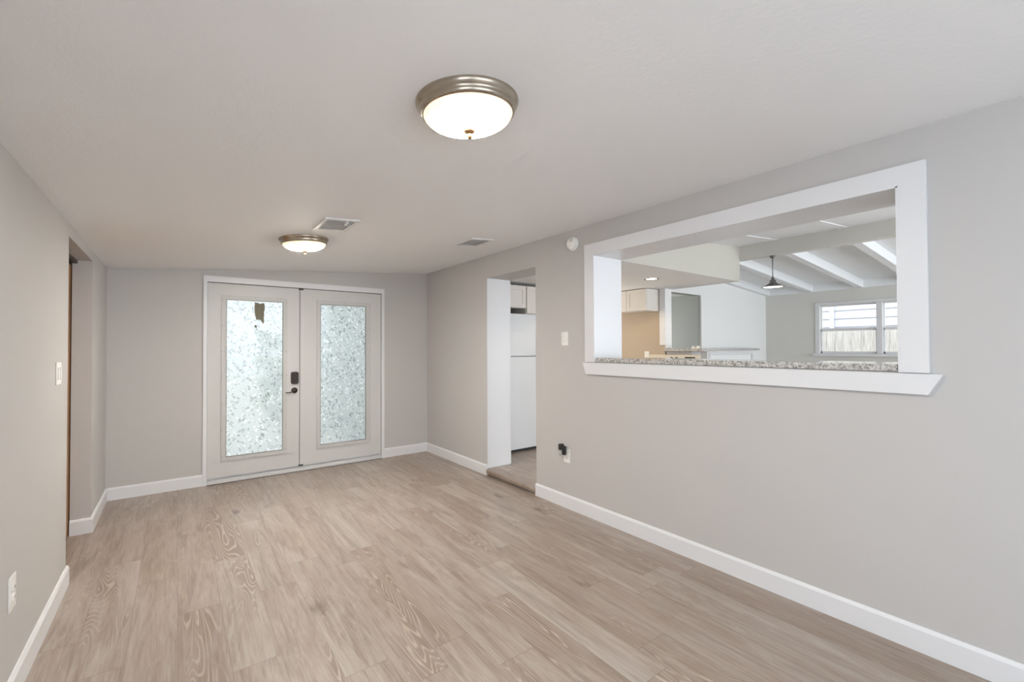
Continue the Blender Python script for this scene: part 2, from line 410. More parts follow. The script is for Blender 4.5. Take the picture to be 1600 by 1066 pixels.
# white linings of the openings
S(MB().box(XR+0.001, XI+0.004, D2-0.006, D2, KZ+0.012, DH-0.001).build('trim_1', 'white'))
S(MB().box(XR-0.0195, XI+0.01, P2-0.008, P2, PB, PT).build('trim_2', 'white'))
S(MB().box(XR-0.0195, XI+0.01, P1, P1+0.008, PB, PT).build('trim_3', 'white'))
S(MB().box(XR-0.0195, XI+0.01, P1, P2, PT-0.006, PT).build('trim_4', 'white'))
# casing of the pass-through
t = 0.02; yo1, yo2, zo = 0.4668, 2.5502, 2.2085
cs = MB()
cs.prism([(P1, PT), (P2, PT), (yo2, zo), (yo1, zo)], 'x', XR-t, XR)
cs.prism([(P2, PB), (yo2, PB), (yo2, zo), (P2, PT)], 'x', XR-t, XR)
cs.prism([(P1, PT), (yo1, zo), (yo1, PB), (P1, PB)], 'x', XR-t, XR)
S(cs.build('trim_5', 'white'))
S(MB().prism([(yo2+0.022, PB-0.004), (yo1-0.045, PB-0.004), (yo1+0.005, 1.157), (yo2-0.012, 1.157)], 'x', XR-t-0.004, XR).build('trim_6', 'white'))
gc = MB().box(XR-0.006, XI+0.04, P1+0.012, P2-0.009, PB+0.002, PB+0.036, 0.004).build('granite_counter', 'granite')
tag(gc, 'speckled grey granite slab lying on the sill of the white framed pass-through', 'counter')

# baseboards
def base_y(name, x, sgn, y0, y1, cut=None):   # runs along y; sgn: direction into the room
    b = 0.014
    pts = [(x, 0), (x+sgn*b, 0), (x+sgn*b, 0.098), (x+sgn*0.006, 0.113), (x, 0.113)]
    return S(MB().prism(pts, 'y', y0, y1).build(name, 'white'))
def base_x(name, y, x0, x1):
    b = 0.014
    pts = [(y, 0), (y-b, 0), (y-b, 0.098), (y-0.006, 0.113), (y, 0.113)]
    return S(MB().prism([(u, v) for u, v in pts], 'x', x0, x1).build(name, 'white'))
base_y('baseboard_right', XR, -1, YR, D1+0.002); base_y('baseboard_right.001', XR, -1, D2-0.002, YB)
base_y('baseboard_left', XL, 1, YR, O1+0.012); base_y('baseboard_left.001', XL, 1, O2, YB)
base_x('baseboard_back', YB, XL+0.014, 0.216); base_x('baseboard_back.001', YB, 2.092, XR-0.014)
base_x('baseboard_left.002', O2, LW, XL+0.014)

# ------------------------------------------------------------------ opening in the left wall: sliding door pocket
cl = MB(); cl.box(-1.6, LW-0.12, 3.2, 5.2, -0.1, 2.1); S(cl.build('wall_closet', 'wall'))
S(MB().box(LW-0.12, LW, 4.68, 5.2, -0.1, 2.1).build('wall_closet.001', 'wall'))
sd = empty('sliding_door', (LW-0.06, 4.1, 0))
def P(mb, name, mat, root, label=None):
    """link mb as a part of root, keeping world coordinates"""
    o = mb.build(name, mat); o.parent = root; o.matrix_parent_inverse = Matrix.Translation(root.location).inverted() if root.rotation_euler.z == 0 else root.matrix_basis.inverted()
    if label: o['label'] = label
    return o
P(MB().box(LW-0.045, LW-0.006, 3.60, 4.66, 0.012, 2.0, 0.002), 'door_panel', 'brown', sd)
P(MB().box(LW-0.06, LW+0.03, 3.655, 4.598, 2.015, 2.035, 0.001), 'track', 'bronze', sd, 'dark metal track under the head of the opening')
tag(sd, 'brown wooden sliding door edge inside the narrow opening of the left wall', 'door')

# ------------------------------------------------------------------ double door
dc = MB()
yf = YB-0.018
dc.prism([(0.216, 0), (0.25, 0), (0.25, 2.056), (0.216, 2.1164)], 'y', yf, YB+0.14)
dc.prism([(2.0905, 0), (2.056, 0), (2.056, 2.056), (2.0905, 2.1164)], 'y', yf, YB+0.14)
dc.prism([(0.25, 2.056), (2.056, 2.056), (2.0905, 2.1164), (0.216, 2.1164)], 'y', yf, YB+0.14)
S(dc.build('trim_7', 'white'))
thr = MB().prism([(YB-0.03, 0), (YB+0.12, 0), (YB+0.12, 0.052), (YB+0.03, 0.052), (YB+0.028, 0.036), (YB+0.0, 0.034), (YB-0.018, 0.022), (YB-0.03, 0.02)], 'x', 0.2505, 2.0555)
S(thr.build('trim_8', 'steel'))
S(MB().box(0.2505, 2.0555, YB-0.034, YB-0.03, 0, 0.005).build('trim_9', 'dark'))
yd = YB+0.008                                    # room face of the leaves
def leaf(name, x0, x1, fx0, fx1, gx0, gx1):
    o = MB(); T = yd+0.044; z0, z1 = 0.056, 2.050; gz0, gz1 = 0.256, 1.888
    o.box(x0, gx0-0.01, yd, T, z0, z1); o.box(gx1+0.01, x1, yd, T, z0, z1)
    o.box(gx0-0.01, gx1+0.01, yd, T, z0, gz0-0.01); o.box(gx0-0.01, gx1+0.01, yd, T, gz1+0.01, z1)
    r = S(o.build(name, 'door'))
    fz0, fz1 = 0.216, 1.932
    fr = MB(); a, c = yd-0.012, yd
    def bar(pts): fr.prism(pts, 'y', a, c)
    bar([(fx0, fz0), (fx1, fz0), (gx1, gz0), (gx0, gz0)]); bar([(fx0, fz1), (gx0, gz1), (gx1, gz1), (fx1, fz1)])
    bar([(fx0, fz0), (gx0, gz0), (gx0, gz1), (fx0, fz1)]); bar([(fx1, fz0), (fx1, fz1), (gx1, gz1), (gx1, gz0)])
    mo = fr.build('glass_moulding', 'moulding', r)
    bd = MB()
    for (p0, p1, q0, q1) in ((gx0, gx1, gz0, gz0+0.006), (gx0, gx1, gz1-0.006, gz1), (gx0, gx0+0.006, gz0, gz1), (gx1-0.006, gx1, gz0, gz1)):
        bd.box(p0, p1, yd-0.012, yd+0.012, q0, q1)
    bd.build('glazing_bead', 'screw', r)
    MB().box(gx0-0.008, gx1+0.008, yd+0.016, yd+0.022, gz0-0.008, gz1+0.008).build('pane', 'filmglass', r)
    ps = []
    for k in range(7):
        z = fz0+0.05+k*(fz1-fz0-0.1)/6
        ps += [(fx0+0.010, z), (fx1-0.010, z)]
    for k in range(3):
        x = fx0+0.07+k*(fx1-fx0-0.14)/2
        ps += [(x, fz0+0.010), (x, fz1-0.010)]
    for x, z in ps:
        MB().lathe([(0, -0.0025), (0.0035, -0.002), (0.0045, 0)], 8, c=(x, yd-0.012, z), axis='y').build('screw_plug', 'screw', mo)
    return r
dl = leaf('door_1', 0.253, 1.112, 0.370, 0.985, 0.412, 0.945)
dr = leaf('door_2', 1.130, 2.053, 1.295, 1.923, 1.332, 1.864)
MB().box(1.116, 1.152, yd-0.010, yd-0.001, 0.062, 2.046, 0.002).build('astragal', 'door', dr)
for z in (0.062, 2.040): MB().box(1.100, 1.150, yd-0.016, yd-0.011, z-0.006, z+0.008).build('bolt_end', 'black', dr)
S(MB().box(1.1125, 1.1295, yd+0.03, yd+0.04, 0.056, 2.05).build('trim_10', 'dark'))  # dark strip standing for the shade in the gap between the leaves
S(MB().box(2.054, 2.0555, yd-0.002, yd+0.03, 0.06, 2.05).build('trim_11', 'dark'))  # same painted shade in the gap at the right jamb
S(MB().box(0.252, 2.055, yd, yd+0.03, 2.0515, 2.0555).build('trim_12', 'dark'))  # same painted shade in the gap over the leaves
# torn place in the film: brownish clear piece with a ragged lower edge
rp = [(0.672, 1.872), (0.700, 1.866), (0.722, 1.858), (0.742, 1.868), (0.764, 1.864), (0.768, 1.80), (0.758, 1.768), (0.764, 1.742), (0.756, 1.70), (0.764, 1.67),
      (0.752, 1.640), (0.742, 1.660), (0.730, 1.676), (0.716, 1.69), (0.706, 1.676), (0.694, 1.694), (0.684, 1.67), (0.682, 1.71), (0.672, 1.74), (0.668, 1.80)]
M['torn'] = paint('torn_film', srgb(128, 122, 104), 0.7, 60, 0.4, 0.25)
tp = MB().prism(rp, 'y', yd+0.013, yd+0.0155); tp.prism([(0.672, 1.632), (0.690, 1.622), (0.696, 1.606), (0.684, 1.598), (0.668, 1.612)], 'y', yd+0.013, yd+0.0155)
o = tp.build('torn_patch', 'torn', dl); o['label'] = 'brown ragged torn patch near the top of the glass'
# keypad deadbolt and lever
lk = MB()
def rounded(cx, cz, w, h, r, n=5):
    pts = []
    for (sx, sz, a0) in ((1, 1, 0), (-1, 1, 90), (-1, -1, 180), (1, -1, 270)):
        for k in range(n+1):
            a = math.radians(a0+90*k/n); pts.append((cx+sx*(w/2-r)+r*math.cos(a), cz+sz*(h/2-r)+r*math.sin(a)))
    return pts
lock = MB().prism(rounded(1.062, 1.045, 0.075, 0.135, 0.02), 'y', yd-0.028, yd).build('deadbolt_keypad', 'bronze', dl); lock['label'] = 'dark bronze deadbolt housing'
b_ = MB().prism(rounded(1.062, 1.045, 0.062, 0.118, 0.018), 'y', yd-0.032, yd-0.028).build('housing_face', 'bronze', lock)
MB().box(1.054, 1.070, yd-0.046, yd-0.032, 1.010, 1.036, 0.004).build('thumb_turn', 'bronze', lock)
lv = MB().lathe([(0, -0.014), (0.024, -0.014), (0.031, -0.009), (0.033, 0)], 28, c=(1.062, yd, 0.905), axis='y').build('door_handle', 'bronze', dl); lv['label'] = 'dark bronze lever handle'
MB().tube([(1.062, yd-0.014, 0.905), (1.062, yd-0.048, 0.905), (1.045, yd-0.052, 0.902), (1.015, yd-0.052, 0.889), (0.99, yd-0.050, 0.885), (0.963, yd-0.048, 0.889)], [0.009, 0.009, 0.008, 0.0065, 0.006, 0.005], 10).build('lever', 'bronze', lv)

# ------------------------------------------------------------------ ceiling lights
tilt = math.atan(SL)
def flush_light():
    r = empty('flush_ceiling_light', (0, 0, 0))
    MB().lathe([(0.172, 0.010), (0.176, 0.002), (0.177, -0.005), (0.174, -0.012), (0.168, -0.019), (0.164, -0.024), (0.165, -0.028), (0.162, -0.036), (0.157, -0.041), (0.152, -0.042), (0.147, -0.037), (0.147, 0.0), (0.0, 0.0)], 72).build('metal_rim', 'nickel', r)
    prof = []
    for k in range(17):
        a = math.pi/2*k/16
        prof.append((0.1535*math.cos(a) if k < 16 else 0.0, -0.038-0.052*math.sin(a)))
    prof[0] = (0.1535, -0.036)
    MB().lathe(prof, 72).build('glass_dome', 'lamp', r)
    MB().lathe([(0.0, -0.086), (0.019, -0.087), (0.022, -0.092), (0.018, -0.099), (0.011, -0.103), (0.008, -0.106), (0.0095, -0.111), (0.007, -0.119), (0, -0.122)], 24).build('finial', 'finial', r)
    return r
l1 = flush_light(); l1.location = (0.800, 1.312, zc(0.800)-0.001); l1.rotation_euler = (0, -tilt, 0)
l2 = copy_tree(l1); l2.location = (0.784, 3.705, zc(0.784)-0.001)
for ch in l2.children:
    if ch.name.startswith('glass_dome'):
        ch.material_slots[0].link = 'OBJECT'; ch.material_slots[0].material = M['lamp_bright']
tag(l1, 'nearer and larger looking lit dome light with nickel rim on the ceiling', 'ceiling light', 'flush dome ceiling lights')
tag(l2, 'farther lit dome light with nickel rim, hanging before the double door', 'ceiling light', 'flush dome ceiling lights')

# ------------------------------------------------------------------ ceiling vents
def vent(w, l, damper):
    r = empty('ceiling_vent', (0, 0, 0)); b = 0.022
    fr = MB()
    z0, z1 = -0.012, 0.0
    for (x0, x1, y0, y1) in ((-w/2, w/2, -l/2, -l/2+b), (-w/2, w/2, l/2-b, l/2), (-w/2, -w/2+b, -l/2+b, l/2-b), (w/2-b, w/2, -l/2+b, l/2-b)):
        fr.box(x0, x1, y0, y1, z0, z1, 0.003)
    fr.build('frame', 'grille', r)
    MB().box(-w/2+b, w/2-b, -l/2+b, l/2-b, -0.0012, -0.0004).build('backing', 'duct', r)
    n = 9
    for k in range(n):
        y = -l/2+b+(k+0.6)*(l-2*b)/n
        MB().prism([(y-0.011, -0.0095), (y-0.011, -0.011), (y+0.012, -0.0075), (y+0.012, -0.006)], 'x', -w/2+b, w/2-b).build('slat', 'grille', r)
    if damper: MB().box(w*0.12, w*0.12+0.012, -l/2+0.02, -l/2+0.075, -0.03, -0.009, 0.003).build('damper_lever', 'grille', r)
    return r
v1 = vent(0.225, 0.335, True); v1.location = (0.871, 3.155, zc(0.871)); v1.rotation_euler = (0, -tilt, 0)
v2 = vent(0.235, 0.31, False); v2.location = (2.130, 3.395, zc(2.130)); v2.rotation_euler = (0, -tilt, 0)
tag(v1, 'white rectangular air vent in the ceiling beside the farther dome light', 'vent', 'ceiling vents')
tag(v2, 'white rectangular air vent in the ceiling near the right wall', 'vent', 'ceiling vents')

# ------------------------------------------------------------------ wall devices
sm = empty('smoke_detector', (XR, 2.690, 2.250))
P(MB().lathe([(0.058, 0), (0.060, -0.006), (0.060, -0.014), (0.056, -0.018), (0, -0.018)], 40, c=(XR, 2.690, 2.250), axis='x'), 'base', 'plastic', sm)
P(MB().lathe([(0.052, -0.018), (0.053, -0.032), (0.047, -0.040), (0.030, -0.043), (0, -0.043)], 40, c=(XR, 2.690, 2.250), axis='x'), 'cover', 'plastic', sm)
P(MB().lathe([(0.013, -0.043), (0.012, -0.046), (0, -0.0465)], 20, c=(XR, 2.705, 2.238), axis='x'), 'test_button', 'plastic', sm)
g_ = MB()
for k in range(5): g_.box(XR-0.0445, XR-0.042, 2.66, 2.69+0.003*k, 2.262+0.006*k, 2.264+0.006*k)
P(g_, 'vent_slots', 'duct', sm)
tag(sm, 'round white smoke detector high on the wall left of the pass-through', 'smoke detector')

def plate(name, x, sgn, y, z, kind, label, cat, w=0.075, h=0.12):
    r = empty(name, (x, y, z))
    a, b = sorted((x, x+sgn*0.006))
    P(MB().box(a, b, y-w/2, y+w/2, z-h/2, z+h/2, 0.0025), 'cover_plate', 'plastic', r)
    a, b = sorted((x+sgn*0.006, x+sgn*0.011))
    if kind == 'rocker':
        P(MB().box(a, b, y-0.017, y+0.017, z-0.033, z+0.033, 0.002), 'rocker', 'plastic', r)
    elif kind == 'double':
        for dy in (-0.024, 0.024): P(MB().box(a, b, y+dy-0.015, y+dy+0.015, z-0.033, z+0.033, 0.002), 'rocker', 'plastic', r)
    else:
        for dz in (-0.02, 0.02):
            so = P(MB().prism([(u+y, v+z+dz) for u, v in rounded(0, 0, 0.034, 0.030, 0.010)], 'x', a, b), 'socket', 'plastic', r)
            sl = MB()
            for dy in (-0.006, 0.006): sl.box(x+sgn*0.0105, x+sgn*0.0116, y+dy-0.001, y+dy+0.001, z+dz-0.004, z+dz+0.005)
            so2 = sl.build('slots', 'dark'); so2.parent = so; so2.matrix_parent_inverse = so.matrix_world.inverted()
            so2.matrix_parent_inverse = Matrix.Translation(-Vector((x, y, z))) @ Matrix.Identity(4); so2.matrix_parent_inverse = Matrix.Identity(4)
    tag(r, label, cat); return r
plate('light_switch', XR, -1, 2.80, 1.449, 'rocker', 'white rocker light switch on the right wall between doorway and pass-through', 'light switch', 0.078)
plate('light_switch', XL, 1, 3.374, 1.246, 'double', 'white double light switch on the left wall beside the tall narrow opening', 'light switch', 0.118)
plate('wall_outlet', XL, 1, 2.56, 0.434, 'outlet', 'white wall outlet low on the left wall at the edge of the photo', 'outlet', 0.085, 0.13)
plate('wall_outlet', XR, -1, 2.783, 0.448, 'outlet', 'white wall outlet with a black adapter, low on the right wall', 'outlet')
ad = empty('plug_adapter', (XR-0.02, 2.80, 0.49))
P(MB().box(XR-0.040, XR-0.0118, 2.778, 2.812, 0.452, 0.530, 0.008), 'plug_body', 'black', ad)
P(MB().box(XR-0.075, XR-0.034, 2.782, 2.818, 0.500, 0.552, 0.007), 'head', 'black', ad)
P(MB().tube([(XR-0.060, 2.808, 0.500), (XR-0.060, 2.808, 0.478), (XR-0.064, 2.812, 0.462), (XR-0.052, 2.812, 0.455)], 0.005, 8), 'hook', 'steel', ad, 'small pale metal hook')
tag(ad, 'black swivel plug adapter stuck in the outlet low on the right wall', 'plug')

# ------------------------------------------------------------------ kitchen and living room shell
KX = 5.53; KX2 = 5.67; LY = 3.73; LX = 8.655; KB = 5.2
S(MB().box(XR+0.03, LX+0.1, YR-0.1, KB+0.1, -0.1, KZ).build('floor', 'floor'))
ns = MB().prism([(XR-0.020, 0.030), (XR-0.022, 0.056), (XR-0.014, 0.068), (XR+0.06, 0.070), (XR+0.06, KZ), (XR+0.03, KZ), (XR+0.03, 0.0), (XR+0.004, 0.0), (XR+0.004, 0.030)], 'y', D1+0.001, D2-0.007)
S(ns.build('trim_13', 'floor'))
S(MB().box(XI, 4.15, KB, KB+0.1, 0, 2.3).box(5.05, KX, KB, KB+0.1, 0, 2.3).box(4.15, 5.05, KB, KB+0.1, 0, 1.05).box(4.15, 5.05, KB, KB+0.1, 1.95, 2.3).build('wall_kitchen_back', 'tan_wall'))  # opening invented to let the added kitchen fill lamp shine in
S(MB().box(KX, KX2, LY+0.004, KB+0.1, 0, 2.3).build('wall_kitchen_side', 'tan_wall'))
S(MB().box(KX-0.001, KX2+0.001, LY-0.008, LY+0.003, 1.355, 2.2).build('trim_14', 'living_white'))
S(MB().box(KX-0.014, KX, LY-0.008, LY+0.085, 1.40, 2.2, 0.002).build('trim_15', 'white'))
# lowered kitchen ceiling with its bulkhead
lowc = MB(); lowc.box(XI, 5.70, 2.762, KB+0.1, 2.2, 2.75)
lowc.bm.faces.ensure_lookup_table()
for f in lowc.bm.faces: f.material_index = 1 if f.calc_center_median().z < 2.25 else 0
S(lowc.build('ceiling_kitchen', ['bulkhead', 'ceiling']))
# living room walls
S(MB().box(KX2+0.80, LX+0.1, LY, LY+0.03, 0, 2.9).build('wall_living_back', 'living_white'))
S(MB().box(KX2, KX2+0.80, LY, LY+0.03, 2.168, 2.9).build('wall_living_back.001', 'living_white'))
wy0, wy1, wz0, wz1 = 1.30, 2.87, 1.255, 2.055
wf = MB(); wf.box(LX, LX+0.12, YR, wy0, 0, 2.9); wf.box(LX, LX+0.12, wy1, LY, 0, 2.9); wf.box(LX, LX+0.12, wy0, wy1, 0, wz0); wf.box(LX, LX+0.12, wy0, wy1, wz1, 2.9)
S(wf.build('wall_living_far', 'living_wall'))
lr = MB(); lr.box(XI, 3.5, YR-0.12, YR, 0, 2.9); lr.box(8.2, LX, YR-0.12, YR, 0, 2.9); lr.box(3.5, 8.2, YR-0.12, YR, 2.2, 2.9); lr.box(3.5, 8.2, YR-0.12, YR, 0, 0.5)  # assumed unseen opening, added for the living room fill lamp
S(lr.build('wall_living_rear', 'living_wall'))
# grey room behind
gr = MB(); gr.box(KX2-0.1, 6.5, 6.9, 7.0, 0, 2.6); gr.box(8.3, 9.0, 6.9, 7.0, 0, 2.6); gr.box(6.5, 8.3, 6.9, 7.0, 2.2, 2.6); gr.box(6.5, 8.3, 6.9, 7.0, 0, 0.8)  # gap in the end wall is invented, lets the added lamp in
gr.box(8.9, 9.0, 3.85, 7.0, 0, 2.6); gr.box(KX2, KX2+0.05, LY+0.12, 6.9, 0, 2.6); gr.box(KX2+0.8, 8.9, LY+0.031, LY+0.04, 0, 2.6); gr.box(KX2, KX2+0.8, LY+0.031, LY+0.12, 2.168, 2.6)
S(gr.build('wall_grey_room', 'grey_wall'))
S(MB().box(KX2, 9.0, 3.85, 7.0, 2.50, 2.6).build('ceiling_grey_room', 'board'))
S(MB().box(KX2, 9.0, 3.85, 7.0, -0.1, KZ).build('floor', 'floor'))

# vaulted ceiling: boards, rafters, ridge beam
RX = 5.70; sv = 0.077
def zb(x): return 2.415 + (8.655-x)*sv if x >= RX else 2.415 + (8.655-RX)*sv - (RX-x)*sv
vb = MB()
vb.prism([(XI-0.01, zb(XI)), (RX, zb(RX-0.001)), (RX+0.1, zb(RX+0.1)), (LX+0.1, zb(LX)-0.007), (LX+0.1, 3.0), (XI-0.01, 3.0)], 'y', YR-0.1, LY+0.12)
S(vb.build('ceiling_living', 'board'))
k = 0
for y in (3.69, 3.00, 2.31, 1.62, 0.93, 0.24, -0.45, -1.14, -1.83):
    r_ = MB()
    r_.prism([(RX+0.11, zb(RX+0.11)), (LX, zb(LX)), (LX, zb(LX)-0.118), (RX+0.11, zb(RX+0.11)-0.118)], 'y', y-0.045, y+0.045)
    if y < 2.76: r_.prism([(RX, zb(RX-0.001)), (XI, zb(XI)), (XI, zb(XI)-0.006), (RX, zb(RX-0.001)-0.006)], 'y', y+0.0, y+0.09)
    S(r_.build('trim_%d' % (16+k), 'board')); k += 1
S(MB().box(RX, RX+0.11, YR, LY, 2.472, 2.70).build('trim_%d' % (16+k), 'living_wall')); k += 1
S(MB().box(LX-0.03, LX, YR, LY, 2.298, 2.42).build('trim_%d' % (16+k), 'board')); k += 1
S(MB().box(XI, XI+0.03, YR, 2.76, 2.26, 2.40).build('trim_%d' % (16+k), 'board')); k += 1

# window in the living room
def win():
    r = S(MB().box(LX+0.09, LX+0.115, wy0, wy1, wz0, wz0+0.02).build('window_1', 'white'))
    c = MB(); x0, x1 = LX-0.018, LX
    c.box(x0, x1, wy1, wy1+0.065, wz0-0.02, wz1+0.05, 0.004); c.box(x0, x1, wy0-0.065, wy0, wz0-0.02, wz1+0.05, 0.004); c.box(x0, x1, wy0, wy1, wz1, wz1+0.05, 0.004)
    c.box(x0, LX+0.10, 2.035, 2.108, wz0, wz1, 0.003)
    c.build('window_casing', 'white', r)
    MB().box(LX-0.06, LX+0.05, wy0-0.09, wy1+0.09, wz0-0.045, wz0-0.002, 0.004).build('window_sill', 'white', r)
    c = MB()
    for (a, b) in ((2.108, wy1), (wy0, 2.035)):
        c.box(LX+0.03, LX+0.07, a, b, 1.625, 1.672, 0.003)
        for (p, q) in ((a, a+0.022), (b-0.022, b)): c.box(LX+0.03, LX+0.06, p, q, wz0, 1.65, 0.003)
        for (p, q) in ((a, a+0.012), (b-0.012, b)): c.box(LX+0.06, LX+0.09, p, q, 1.65, wz1, 0.003)
        c.box(LX+0.03, LX+0.06, a, b, wz0, wz0+0.035, 0.003); c.box(LX+0.06, LX+0.09, a, b, wz1-0.02, wz1, 0.003)
    c.build('window_sash', 'white', r)
    for (a, b) in ((2.108, wy1), (wy0, 2.035)):
        MB().box(LX+0.044, LX+0.047, a+0.02, b-0.02, wz0+0.03, 1.63).build('pane', 'glass', r)
        MB().box(LX+0.074, LX+0.077, a+0.01, b-0.01, 1.66, wz1-0.015).build('pane', 'glass', r)
win()

# ------------------------------------------------------------------ kitchen things
# refrigerator
fx0, fx1, fy = 3.03, 3.80, 4.42
fr = empty('refrigerator', (3.415, 4.78, KZ))
P(MB().box(fx0, fx1, fy+0.06, 5.17, KZ+0.03, 1.80, 0.006), 'body', 'fridge', fr)
P(MB().box(fx0, fx1, fy, fy+0.055, 1.268, 1.80, 0.008, seg=3), 'freezer_door', 'fridge', fr)
P(MB().box(fx0, fx1, fy, fy+0.055, KZ+0.035, 1.256, 0.008, seg=3), 'door', 'fridge', fr)
P(MB().box(fx0+0.01, fx1-0.01, fy+0.03, fy+0.07, KZ, KZ+0.034), 'toe_grille', 'dark', fr, 'dark grille at the foot')
for z0, z1 in ((1.30, 1.62), (0.75, 1.22)):
    P(MB().tube([(fx1-0.05, fy, z0), (fx1-0.05, fy-0.045, z0+0.02), (fx1-0.05, fy-0.045, z1-0.02), (fx1-0.05, fy, z1)], 0.011, 10), 'handle', 'plastic', fr)
tag(fr, 'tall white two-door refrigerator standing behind the open doorway', 'refrigerator')
# cabinet units
def cabinet(name, x0, x1, y0, y1, z0, z1, face, doors, label, parentname=None, mat='cabinet'):
    r = empty(name, ((x0+x1)/2, (y0+y1)/2, z0))
    P(MB().box(x0, x1, y0, y1, z0, z1, 0.002), 'body', mat, r)
    n = doors
    for k in range(n):
        if face == 'y':
            a = x0+0.006+(x1-x0-0.006)*k/n; b = x0+(x1-x0-0.006)*(k+1)/n
            d = MB().box(a, b, y0-0.018, y0, z0+0.006, z1-0.006, 0.002)
            dd = P(d, 'door', mat, r)
            q = MB(); i = 0.05
            for (p0, p1, q0, q1) in ((a, b, z0+0.006, z0+0.006+i), (a, b, z1-0.006-i, z1-0.006), (a, a+i, z0+0.006+i, z1-0.006-i), (b-i, b, z0+0.006+i, z1-0.006-i)): q.box(p0, p1, y0-0.024, y0-0.018, q0, q1, 0.0015)
            s = q.build('door_rail', mat); s.parent = dd
        else:
            a = y0+0.006+(y1-y0-0.006)*k/n; b = y0+(y1-y0-0.006)*(k+1)/n
            d = MB().box(x0-0.018, x0, a, b, z0+0.006, z1-0.006, 0.002)
            dd = P(d, 'door', mat, r)
            q = MB(); i = 0.05
            for (p0, p1, q0, q1) in ((a, b, z0+0.006, z0+0.006+i), (a, b, z1-0.006-i, z1-0.006), (a, a+i, z0+0.006+i, z1-0.006-i), (b-i, b, z0+0.006+i, z1-0.006-i)): q.box(x0-0.024, x0-0.018, p0, p1, q0, q1, 0.0015)
            s = q.build('door_rail', mat); s.parent = dd
    tag(r, label, 'cabinet'); return r
cabinet('wall_cabinet', 3.03, 3.575, 4.46, 5.19, 1.876, 2.165, 'y', 1, 'white cabinet fixed above the refrigerator, seen at the top of the doorway')
cabinet('wall_cabinet', 3.58, 4.10, 4.46, 5.19, 1.806, 2.165, 'y', 1, 'white cabinet right of the one over the refrigerator, at the doorway edge')
cabinet('wall_cabinet', 5.245, KX, 3.83, 4.50, 1.886, 2.195, 'x', 2, 'white wall cabinet hung on the tan kitchen wall under the lowered ceiling')
P2_ = plate('wall_outlet', KX, -1, 4.04, 1.25, 'outlet', 'small outlet on the tan kitchen wall just above the granite sill', 'outlet', 0.08, 0.12)
# half wall with granite bar
S(MB().box(KX+0.01, 5.76, 3.34, LY-0.009, KZ, 1.312).build('wall_bar', 'wall'))
tag(MB().box(5.48, 5.84, 3.14, LY-0.009, 1.314, 1.350, 0.004).build('granite_bar', 'granite'), 'raised granite bar top on the half wall before the grey doorway', 'counter')
# range
rg = empty('kitchen_range', (5.2, 3.55, KZ))
P(MB().box(4.90, KX, 3.20, 3.96, KZ+0.08, 0.97, 0.006), 'body', 'range', rg)
P(MB().box(4.93, KX, 3.22, 3.94, KZ, KZ+0.08), 'kick_base', 'dark', rg)
P(MB().box(4.885, 4.90, 3.23, 3.93, 0.35, 0.86, 0.004), 'oven_door', 'black', rg, 'black oven door')
P(MB().box(4.89, KX, 3.20, 3.96, 0.97, 0.985, 0.003), 'cooktop', 'black', rg, 'black cooktop')
bg = P(MB().prism([(KX-0.09, 0.985), (KX, 0.985), (KX, 1.265), (KX-0.05, 1.265)], 'y', 3.20, 3.96), 'backguard', 'range', rg)
def sub(mb, name, mat, par):
    o = mb.build(name, mat); o.parent = par; return o
sub(MB().box(KX-0.068, KX-0.045, 3.25, 3.39, 1.20, 1.238), 'display', 'black', bg)
for y in (3.52, 3.60): sub(MB().lathe([(0, -0.022), (0.017, -0.022), (0.02, 0)], 16, c=(KX-0.052, y, 1.215), axis='x'), 'knob', 'black', bg)
tag(rg, 'kitchen range with dark knobs on its backguard, under the granite bar', 'stove')
# recessed light in lowered ceiling
rl = empty('recessed_light', (4.60, 3.288, 2.2))
P(MB().lathe([(0.062, 0.0), (0.062, -0.002), (0.085, -0.006), (0.088, 0.0)], 32, c=(4.60, 3.288, 2.2)), 'trim_ring', 'pewter', rl)
P(MB().lathe([(0.0, -0.004), (0.05, -0.003), (0.062, -0.001)], 32, c=(4.60, 3.288, 2.2)), 'bulb', 'bulb', rl)
tag(rl, 'lit round recessed light in the lowered kitchen ceiling', 'ceiling light')
pl = bpy.data.lights.new('recessed_glow', 'SPOT'); pl.energy = 12; pl.color = (1.0, 0.82, 0.6); pl.spot_size = math.radians(150); pl.shadow_soft_size = 0.06
po = bpy.data.objects.new('recessed_glow', pl); po.location = (4.60, 3.288, 2.17); COL.objects.link(po)
# pendant
px, py = 5.755, 2.395
pd = empty('pendant_lamp', (px, py, 2.472))
P(MB().lathe([(0.0, 0), (0.032, 0), (0.032, -0.012), (0.012, -0.028), (0.0, -0.03)], 24, c=(px, py, 2.472)), 'canopy', 'pewter', pd)
P(MB().tube([(px, py, 2.45), (px, py, 2.20)], 0.0055, 10), 'stem', 'pewter', pd)
P(MB().lathe([(0.0, 2.212), (0.012, 2.212), (0.018, 2.198), (0.016, 2.186), (0.030, 2.178), (0.033, 2.150), (0.040, 2.143), (0.052, 2.132), (0.118, 2.094), (0.120, 2.090), (0.116, 2.091), (0.05, 2.128), (0.0, 2.135)], 36, c=(px, py, 0)), 'lamp_shade', 'pewter', pd)
P(MB().lathe([(0.0, 2.128), (0.045, 2.126), (0.105, 2.094)], 30, c=(px, py, 0)), 'reflector', 'pendant_inside', pd, 'lit white inside of the shade')
tag(pd, 'small pewter pendant lamp with cone shade hanging from the living room beam', 'pendant lamp')
